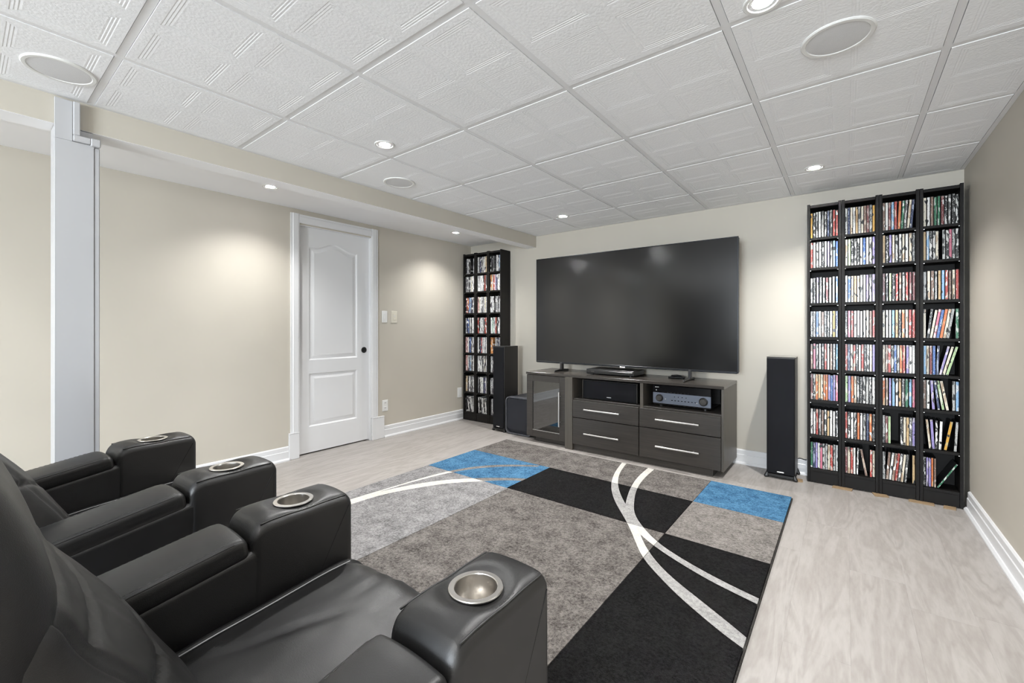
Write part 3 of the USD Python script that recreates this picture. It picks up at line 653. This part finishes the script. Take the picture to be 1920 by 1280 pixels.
def put_cell(u, row):
    global n_film
    import re
    toks = [(a, float(b) if b else 0.) for a, b in re.findall(r"([a-zA-Z_])(-?\d+)?", CELLS[u][row])]
    r = random.Random(100 * u + row)
    seq = []
    for a, b in toks: seq.append((a, b, 0. if a == "_" else ({"W": .016}.get(a, r.choice((.0142, .0145, .015, .0138, .0155))))))
    xa, xb = RX[u] + .0190, RX[u] + UW - .0190
    n = sum(1 for s in seq if s[0] != "_"); gaps = sum(1 for s in seq if s[0] == "_")
    pos, x, prev = [], 0., 0.
    for a, b, w_ in seq:
        if a == "_": pos.append(None); continue
        th = math.radians(b)
        x += DH * max(0., math.sin(math.radians(prev)) - math.sin(th))
        step = w_ / math.cos(th); pos.append([x, step, b]); x += step; prev = b
    x += DH * max(0., math.sin(math.radians(prev)))
    slack = (xb - xa) - x
    if slack < 0:                                                    # slimmer cases where the row would not fit
        f = (xb - xa - (x - sum(s[2] / math.cos(math.radians(s[1])) for s in seq))) / sum(s[2] / math.cos(math.radians(s[1])) for s in seq)
        seq = [(a, b, w_ * (f - .003)) for a, b, w_ in seq]; pos, x, prev = [], 0., 0.
        for a, b, w_ in seq:
            if a == "_": pos.append(None); continue
            th = math.radians(b); x += DH * max(0., math.sin(math.radians(prev)) - math.sin(th)); step = w_ / math.cos(th); pos.append([x, step, b]); x += step; prev = b
        x += DH * max(0., math.sin(math.radians(prev))); slack = (xb - xa) - x
    g = slack / gaps if gaps else 0.; e = 0. if gaps else slack / max(n - 1, 1)
    shift, k = 0., 0
    for (a, b, w_), p in zip(seq, pos):
        if p is None: shift += g; continue
        wd = w_ - .0006
        th = math.radians(b); h = DH + r.choice((0, 0, 0, .001, -.004))
        m = box(0, wd, -.135, 0, 0, h, .0012)
        c, s = math.cos(th), math.sin(th); v = m.vertices.copy()
        base = wd * s if s > 0 else 0.                               # lowest corner rests on the board
        vx, vz = v[:, 0] * c + v[:, 2] * s, -v[:, 0] * s + v[:, 2] * c + base
        lift = .0004 - vz.min()
        m = trimesh.Trimesh(np.stack([vx, v[:, 1], vz + lift], 1), m.faces, process=False)
        pr = box(.0014, wd - .0014, -.1356, -.1351, .004, h - .003); v = pr.vertices
        pr = trimesh.Trimesh(np.stack([v[:, 0] * c + v[:, 2] * s, v[:, 1], -v[:, 0] * s + v[:, 2] * c + base + lift], 1), pr.faces, process=False)
        key = a.lower() if a == "W" else a
        nm = {"G": "green", "P": "pale_green", "T": "teal"}.get(key, key)
        lean = f", leaning {'right' if b > 0 else 'left'}" if abs(b) > 4 else ""
        q = thing("film_case", label=f"{COLOUR[key]} film case{lean}, {ORD[k]} from left, {ROWN[row]}, {UNIT[u]} right shelf unit", category="film case", group="film cases on the right shelves")
        obj("case", m, "black_satin", q); obj("printed_spine", pr, "spine_" + nm, q)
        UsdGeom.Xformable(q).AddTranslateOp().Set(Gf.Vec3d(xa + p[0] + shift + k * e + .0002, -.0105 - r.choice((.002, .006, .010)) , SHELF_Z[row]))
        k += 1; n_film += 1
for u in range(4):
    for row in range(8): put_cell(u, row)

# the smaller, farther cases of the left shelves: one object
PALE_SET = {"w": (.75, .74, .72), "k": (.02, .02, .02), "s": (.45, .45, .46), "g": (.13, .13, .13), "r": (.42, .08, .06), "b": (.10, .18, .42), "l": (.35, .48, .62), "o": (.6, .27, .1),
            "c": (.7, .64, .5), "n": (.03, .04, .10), "p": (.40, .37, .52), "t": (.58, .45, .3), "P": (.55, .68, .60), "i": (.62, .35, .33)}
LEFT = [["ksskk_sk", "wgngswcto", "kkg_wslln"[:8]], ["ggskscws", "wwswskrgs", "ocripnwws"], ["kroblngs", "icwsgscss", "wsw_gsgsw"], ["snbgskws", "rkswsgrrw", "wPPsrksw"],
        ["iiwnbgws", "wknrswsww", "oo_sgnsc"], ["iiwnlsgw", "wwwwkwcs", "wsgksswk"], ["ttkwsgss", "skwwwnps", "wsskgwsk"], ["kw-9k-10s-11w-12_", "w-3ks-5w-6k-6w-7_", "gsgkswkg"]]
Vs, Fs, Cs, nv = [], [], [], 0
for row, cells in enumerate(LEFT):
    import re
    for u, st in enumerate(cells):
        toks = [(a, float(b) if b else 0.) for a, b in re.findall(r"([a-zA-Z_])(-?\d+)?", st)]
        r = random.Random(900 + 10 * row + u); x0 = [.0335, .2345, .4355][u] + .019; room = UW - .038
        n = sum(1 for t in toks if t[0] != "_"); g = sum(1 for t in toks if t[0] == "_")
        lean_room = sum(DH * max(0, math.sin(math.radians(a[1])) - math.sin(math.radians(b[1]))) for a, b in zip([("", 0.)] + toks[:-1], toks) if b[0] != "_")
        gap = .02 if g else 0.
        w_ = min(.0175, (room - lean_room - g * gap) / n - .0004); gap = (room - lean_room - n * (w_ + .0004)) / g if g else 0.
        x, prev = 0., 0.
        for a, b in toks:
            if a == "_": x += gap; continue
            th = math.radians(b); x += DH * max(0., math.sin(math.radians(prev)) - math.sin(th)); prev = b
            m = box(0, w_ - .0006, -.135, 0, 0, DH - r.choice((0, 0, .003)), .0012); v = m.vertices; c, s = math.cos(th), math.sin(th)
            vx, vz = v[:, 0] * c + v[:, 2] * s, -v[:, 0] * s + v[:, 2] * c
            Vs.append(np.stack([vx + x0 + x, v[:, 1] - .0105 - r.choice((.002, .006)), vz - vz.min() + SHELF_Z[row] + .0004], 1)); Fs.append(m.faces + nv); nv += len(v)
            col = np.array(PALE_SET.get(a, (.4, .4, .4))) * r.uniform(.85, 1.1); Cs.append(np.repeat(col[None], len(v), 0)); x += w_ + .0004
lf = obj("film_cases", trimesh.Trimesh(np.vstack(Vs), np.vstack(Fs), process=False), "spine_mixed", label="rows of film cases filling the narrow black shelves left of the television", category="film cases", kind="stuff")
UsdGeom.PrimvarsAPI(lf).CreatePrimvar("tint", Sdf.ValueTypeNames.Color3fArray, "vertex").Set(Vt.Vec3fArray.FromNumpy(np.vstack(Cs).astype(np.float32)))

# wooden shims pushed under the right shelves, and loose cables
SH = [(3.470, "short wooden shim at the left foot of the right film shelves"), (3.728, "long wooden shim under the joint of the first and second right shelf units"),
      (3.926, "thick wooden shim under the joint of the second and third right shelf units"), (4.130, "thin split wooden shim under the third and fourth right shelf units"), (4.298, "wooden shim at the right foot of the right film shelves")]
for i, (sx, l) in enumerate(SH):
    w_ = (.05, .11, .075, .12, .055)[i]; dd = (.055, .045, .05, .04, .05)[i]; a = (.1, -.12, .2, -.1, -.15)[i]
    pts = []
    for px_, py_, zt in ((-w_ / 2, -dd, .004), (w_ / 2, -dd * .8, .010), (w_ / 2, .02, .0055), (-w_ / 2, .02, .0055)):
        xx, yy = px_ * math.cos(a) - py_ * math.sin(a), px_ * math.sin(a) + py_ * math.cos(a)
        pts += [(xx, yy, .0004), (xx, yy, min(zt, .0055) if py_ > 0 else zt)]
    s = obj("wooden_shim", trimesh.Trimesh(*hullvf(pts), process=False), "shim_wood", label=l, category="shim", group="wooden shims under the right shelves")
    UsdGeom.Xformable(s).AddTranslateOp().Set(Gf.Vec3d(min(sx, W - .09), -.181, 0))
obj("speaker_cable", tube(spline([(3.455, -.05, .125), (3.470, -.045, .128), (3.492, -.043, .124), (3.510, -.040, .122)], 16), .004, 8), "cable_black", smooth=True,
    label="short dark cable above the baseboard between tower speaker and right shelves", category="cable")
obj("white_cable", tube(spline([(.655, -.12, .10), (.652, -.20, .06), (.650, -.26, .012), (.657, -.30, .0045), (.664, -.34, .0045)], 24), .004, 8), "cable_white", smooth=True,
    label="white cable on the floor between left shelves and tower speaker", category="cable")

# ------------------------------------------------------------------ recliners
def wrinkle(p, seed, amp, scale):
    return amp * (meshkit.fbm(np.asarray(p) * np.asarray(scale), 3, seed) - .5)

def refine(man, l): return man.refine_to_length(l)

def make_recliner(loc, rz, label):
    t = thing("recliner", loc, rz, label=label, category="recliner chair", group="black leather recliners")
    AX, AW = .352, .0825
    obj("base", box(-.40, .40, -.80, .02, .0165, .075, .01), "black_satin", t)
    for s in (-1, 1):
        cx = s * AX
        # cup holder block: rises in front, falls in a curve to the pad at the back
        m = rbox(AW * 2, .292, .57, .026, (28, 56, 40)); v = m.vertices.copy()
        v[:, 1] -= .002; tp = np.clip((v[:, 2] - .20) / .06, 0, 1)
        q = np.clip((-.094 - v[:, 1]) / .054, 0, 1)                      # larger rounding at the back
        v[:, 2] -= tp * .052 * (1 - np.sqrt(np.maximum(0, 1 - q ** 2))) * .9
        q = np.clip((v[:, 1] - .104) / .045, 0, 1); v[:, 2] -= tp * .022 * q ** 2
        rr = np.hypot(v[:, 0], v[:, 1]); u = np.abs(v[:, 0]) / AW
        v[:, 2] += tp * (.007 * (1 - u ** 2) - .0075 * np.exp(-((rr - .052) / .016) ** 2) + .003 * np.exp(-((rr - .088) / .018) ** 2) * (1 - u ** 2))
        v[:, 0] *= 1 + .02 * np.sin(np.clip((v[:, 2] + .285) / .57, 0, 1) * np.pi) + 0 * u
        v += [cx, 0, .338]
        blk = m3.Manifold(m3.Mesh(np.asarray(v, np.float32), np.asarray(m.faces, np.uint32)))
        pan = ball_hull([(cx + a * (AW - .022), y, z, .020) for a in (-1, 1) for y, z in ((.05, .10), (.05, .535), (-.15, .538), (-.60, .468), (-.80, .44), (-.80, .10))], 24)
        cup = m3.Manifold.cylinder(.2, .0455, .0455, 48).translate((cx, 0, .535))
        body = (blk + pan) - cup
        arm = obj("armrest", to_tm(body), "leather", t, smooth=38)
        # piping along the block's upper edges and down its back
        for a in (-1, 1):
            xx = cx + a * (AW - .009)
            ys = np.linspace(-.122, .118, 40); sel = v[(np.abs(v[:, 0] - xx) < .0055) & (v[:, 2] > .3)]
            zs = np.array([sel[np.abs(sel[:, 1] - q) < .009][:, 2].max() for q in ys]); zs = np.convolve(np.r_[zs[:1].repeat(3), zs, zs[-1:].repeat(3)], np.ones(7) / 7, "valid")
            path = np.stack([np.full(40, xx), ys, zs - .0013], 1)
            obj("piping", tube(path, .0022, 6), "leather", arm, smooth=True)
            st = cat([cyl(path[i] + [-a * .006, 0, .0022], path[i + 1] + [-a * .006, 0, .0022], .0008, 5) for i in range(2, 39, 2)])
            obj("stitching", st, "seam_thread", arm)
        # diagonal seam on both faces of the block
        for a in (-1, 1):
            xo = cx + a * (AW + .0002)
            obj("side_seam", tube([(xo, .125, .590), (xo, .03, .42), (xo, -.09, .20), (xo, -.12, .12)], .0014, 6), "gap_black", arm)
        pad = rbox(AW * 2 + .004, .475, .058, .015, (22, 60, 12))
        v = pad.vertices.copy()
        v[:, 2] += .008 * (1 - (v[:, 0] / AW) ** 2) * (v[:, 2] > 0) + wrinkle(v, 3 + s, .002, (14, 9, 3)) * (v[:, 2] > .01)
        v[:, 0] *= 1 - .035 * np.clip((-.005 - v[:, 2]) / .02, 0, 1)
        v[:, 2] -= .010 * np.clip((v[:, 1] - .20) / .04, 0, 1) ** 2 * (v[:, 2] > 0)                                   # rolled front end
        c_, s_ = math.cos(.152), math.sin(.152)
        y_, z_ = v[:, 1] * c_ - v[:, 2] * s_, v[:, 1] * s_ + v[:, 2] * c_
        v = np.stack([v[:, 0] + cx, y_ - .386, z_ + .5365], 1)
        pd = obj("arm_pad", trimesh.Trimesh(v, pad.faces, process=False), "leather", t, smooth=50)
        for a in (-1, 1):
            xx = cx + a * (AW + .0005)
            ln = [(xx - a * .010, y, .5365 + .1532 * (y + .386) + .0308) for y in np.linspace(-.605, -.19, 60)]
            obj("piping", tube([(xx - a * .0035, y, .5365 + .1532 * (y + .386) + .0245) for y in np.linspace(-.61, -.185, 12)], .0026, 6), "leather", pd, smooth=True)
            obj("stitching", cat([cyl(ln[i], ln[i + 1], .0009, 5) for i in range(0, 58, 2)]), "seam_thread", pd)
        ring = lathe([(.0455, -.004), (.0525, .0), (.0530, .0022), (.0515, .0036), (.0425, .0036), (.0412, .002), (.0405, -.004), (.0395, -.066), (.036, -.070), (0, -.0705)], 64, (cx, 0, .6235))
        obj("cup_holder", ring, "steel", t, smooth=30, label="brushed steel cup holder")
    # seat cushion with rolled front edge, long side seams and creases
    m = rbox(.548, .66, .17, .055, (48, 72, 16)); v = m.vertices.copy(); x, y, z = v.T
    top = np.clip((z + .01) / .05, 0, 1)
    sag = .014 * (1 - (x / .27) ** 2) + .004 * np.sin((y + .3) * 5)
    groove = -.007 * np.exp(-((np.abs(x) - .224) / .004) ** 2)
    side_roll = .010 * np.exp(-((np.abs(x) - .248) / .018) ** 2)
    crease = wrinkle(np.stack([x, y * .2, 0 * x], 1), 11, .020, (26, 12, 1)) * np.exp(-((y - .25) / .09) ** 2) + wrinkle(v, 5, .010, (9, 6, 1))
    fold = -.007 * np.exp(-((x + .10 - .5 * (y + .02)) / .010) ** 2) * np.exp(-((y + .02) / .10) ** 2)
    v[:, 2] += top * (sag + groove + side_roll + crease + fold)
    v[:, 2] -= .10 * np.clip((y - .22) / .11, 0, 1) ** 2.2 * top                                          # waterfall front
    y2 = v[:, 1] - .140
    v = np.stack([v[:, 0], y2, v[:, 2] + .334 + .075 * (y2 + .14)], 1)
    seat = obj("seat_cushion", trimesh.Trimesh(v, m.faces, process=False), "leather", t, smooth=60)
    up = v[(np.abs(np.abs(v[:, 0]) - .224) < .012) & (v[:, 2] > .30)]
    for a in (-1, 1):
        ys = np.linspace(-.42, .10, 70); zz = []
        for q in ys:
            near = up[(np.sign(up[:, 0]) == a) & (np.abs(up[:, 1] - q) < .02)]
            zz.append(near[:, 2].max() - .001)
        zz = np.convolve(np.r_[[zz[0]] * 3, zz, [zz[-1]] * 3], np.ones(7) / 7, "valid")
        obj("side_seam", tube([(a * .224, q, h) for q, h in zip(ys, zz)], .0016, 6), "seam_light", seat, smooth=True, label="pale stitched seam")
    # folded leg rest panel below the seat front
    m = rbox(.54, .10, .27, .035, (30, 10, 30)); v = m.vertices.copy()
    v[:, 1] += .010 * (1 - (v[:, 0] / .27) ** 2) * (v[:, 1] > 0) - .006 * np.exp(-((v[:, 2] - .02) / .006) ** 2) * (v[:, 1] > 0)
    obj("leg_rest", trimesh.Trimesh(v + [0, .105, .195], m.faces, process=False), "leather", t, smooth=50)
    # lumbar cushion, swept up a bent profile
    prof = CubicSpline(np.linspace(0, 1, 6), np.array([(-.300, .385), (-.362, .505), (-.420, .610), (-.478, .700), (-.525, .775), (-.545, .86)]))
    m = rbox(.556, .17, .50, .075, (60, 14, 60)); v = m.vertices.copy()
    s_ = (v[:, 2] + .25) / .5; P, D = prof(s_), prof(s_, 1); D /= np.linalg.norm(D, axis=1, keepdims=True)
    N = np.stack([D[:, 1], -D[:, 0]], 1)                                                              # towards the sitter
    front = np.clip((v[:, 1] + .02) / .08, 0, 1)
    x = v[:, 0]
    d = v[:, 1] - .085
    d += front * (.012 * (1 - (x / .278) ** 2) - .010 * np.exp(-((s_ - .42 - .20 * (x / .278) ** 2) / .011) ** 2)
                  + wrinkle(np.stack([x + .25 * (s_ - .5) * np.sign(x) * .3, s_, 0 * x], 1), 21, .006, (12, 2.2, 1)) + wrinkle(np.stack([x, s_, 0 * x], 1), 25, .008, (4, 4, 1))
                  - .006 * np.exp(-((s_ - .70 - .35 * (np.abs(x) - .05)) / .014) ** 2) * (np.abs(x) < .22)
                  - .005 * np.exp(-((np.abs(x) - .235) / .005) ** 2))
    v = np.stack([x, P[:, 0] + N[:, 0] * d, P[:, 1] + N[:, 1] * d], 1)
    lum = obj("back_cushion", trimesh.Trimesh(v, m.faces, process=False), "leather", t, smooth=60)
    # head cushion
    m = rbox(.60, .20, .42, .095, (50, 24, 36)); v = m.vertices.copy()
    front = np.clip((v[:, 1] + .02) / .08, 0, 1)
    v[:, 1] += front * (.010 * (1 - (v[:, 0] / .30) ** 2) + wrinkle(v, 31, .012, (6, 3, 9)) * np.clip(-(v[:, 2] + .03) / .1, 0, 1))
    v[:, 1] -= 1.35 * np.clip(np.abs(v[:, 2] + .02) , 0, .2) ** 2 * front + .10 * np.clip(v[:, 2], 0, 1)
    obj("head_cushion", trimesh.Trimesh(v + [0, -.648, .835], m.faces, process=False), "leather", t, smooth=60)
    # back shell
    m = rbox(.58, .12, .84, .05, (20, 10, 30)); v = m.vertices.copy(); v[:, 1] -= .20 * (v[:, 2] + .42) / .84
    obj("back_shell", trimesh.Trimesh(v + [0, -.60, .53], m.faces, process=False), "leather", t, smooth=50)
    return t
r1 = make_recliner((2.830, -3.381, 0), 1.1, "black leather recliner nearest the camera, its right cup holder in the foreground")
copy_of(r1, "recliner", (1.632, -3.418, 0), 4.5, label="black leather recliner beside the post, left of the nearest one", category="recliner chair", group="black leather recliners")
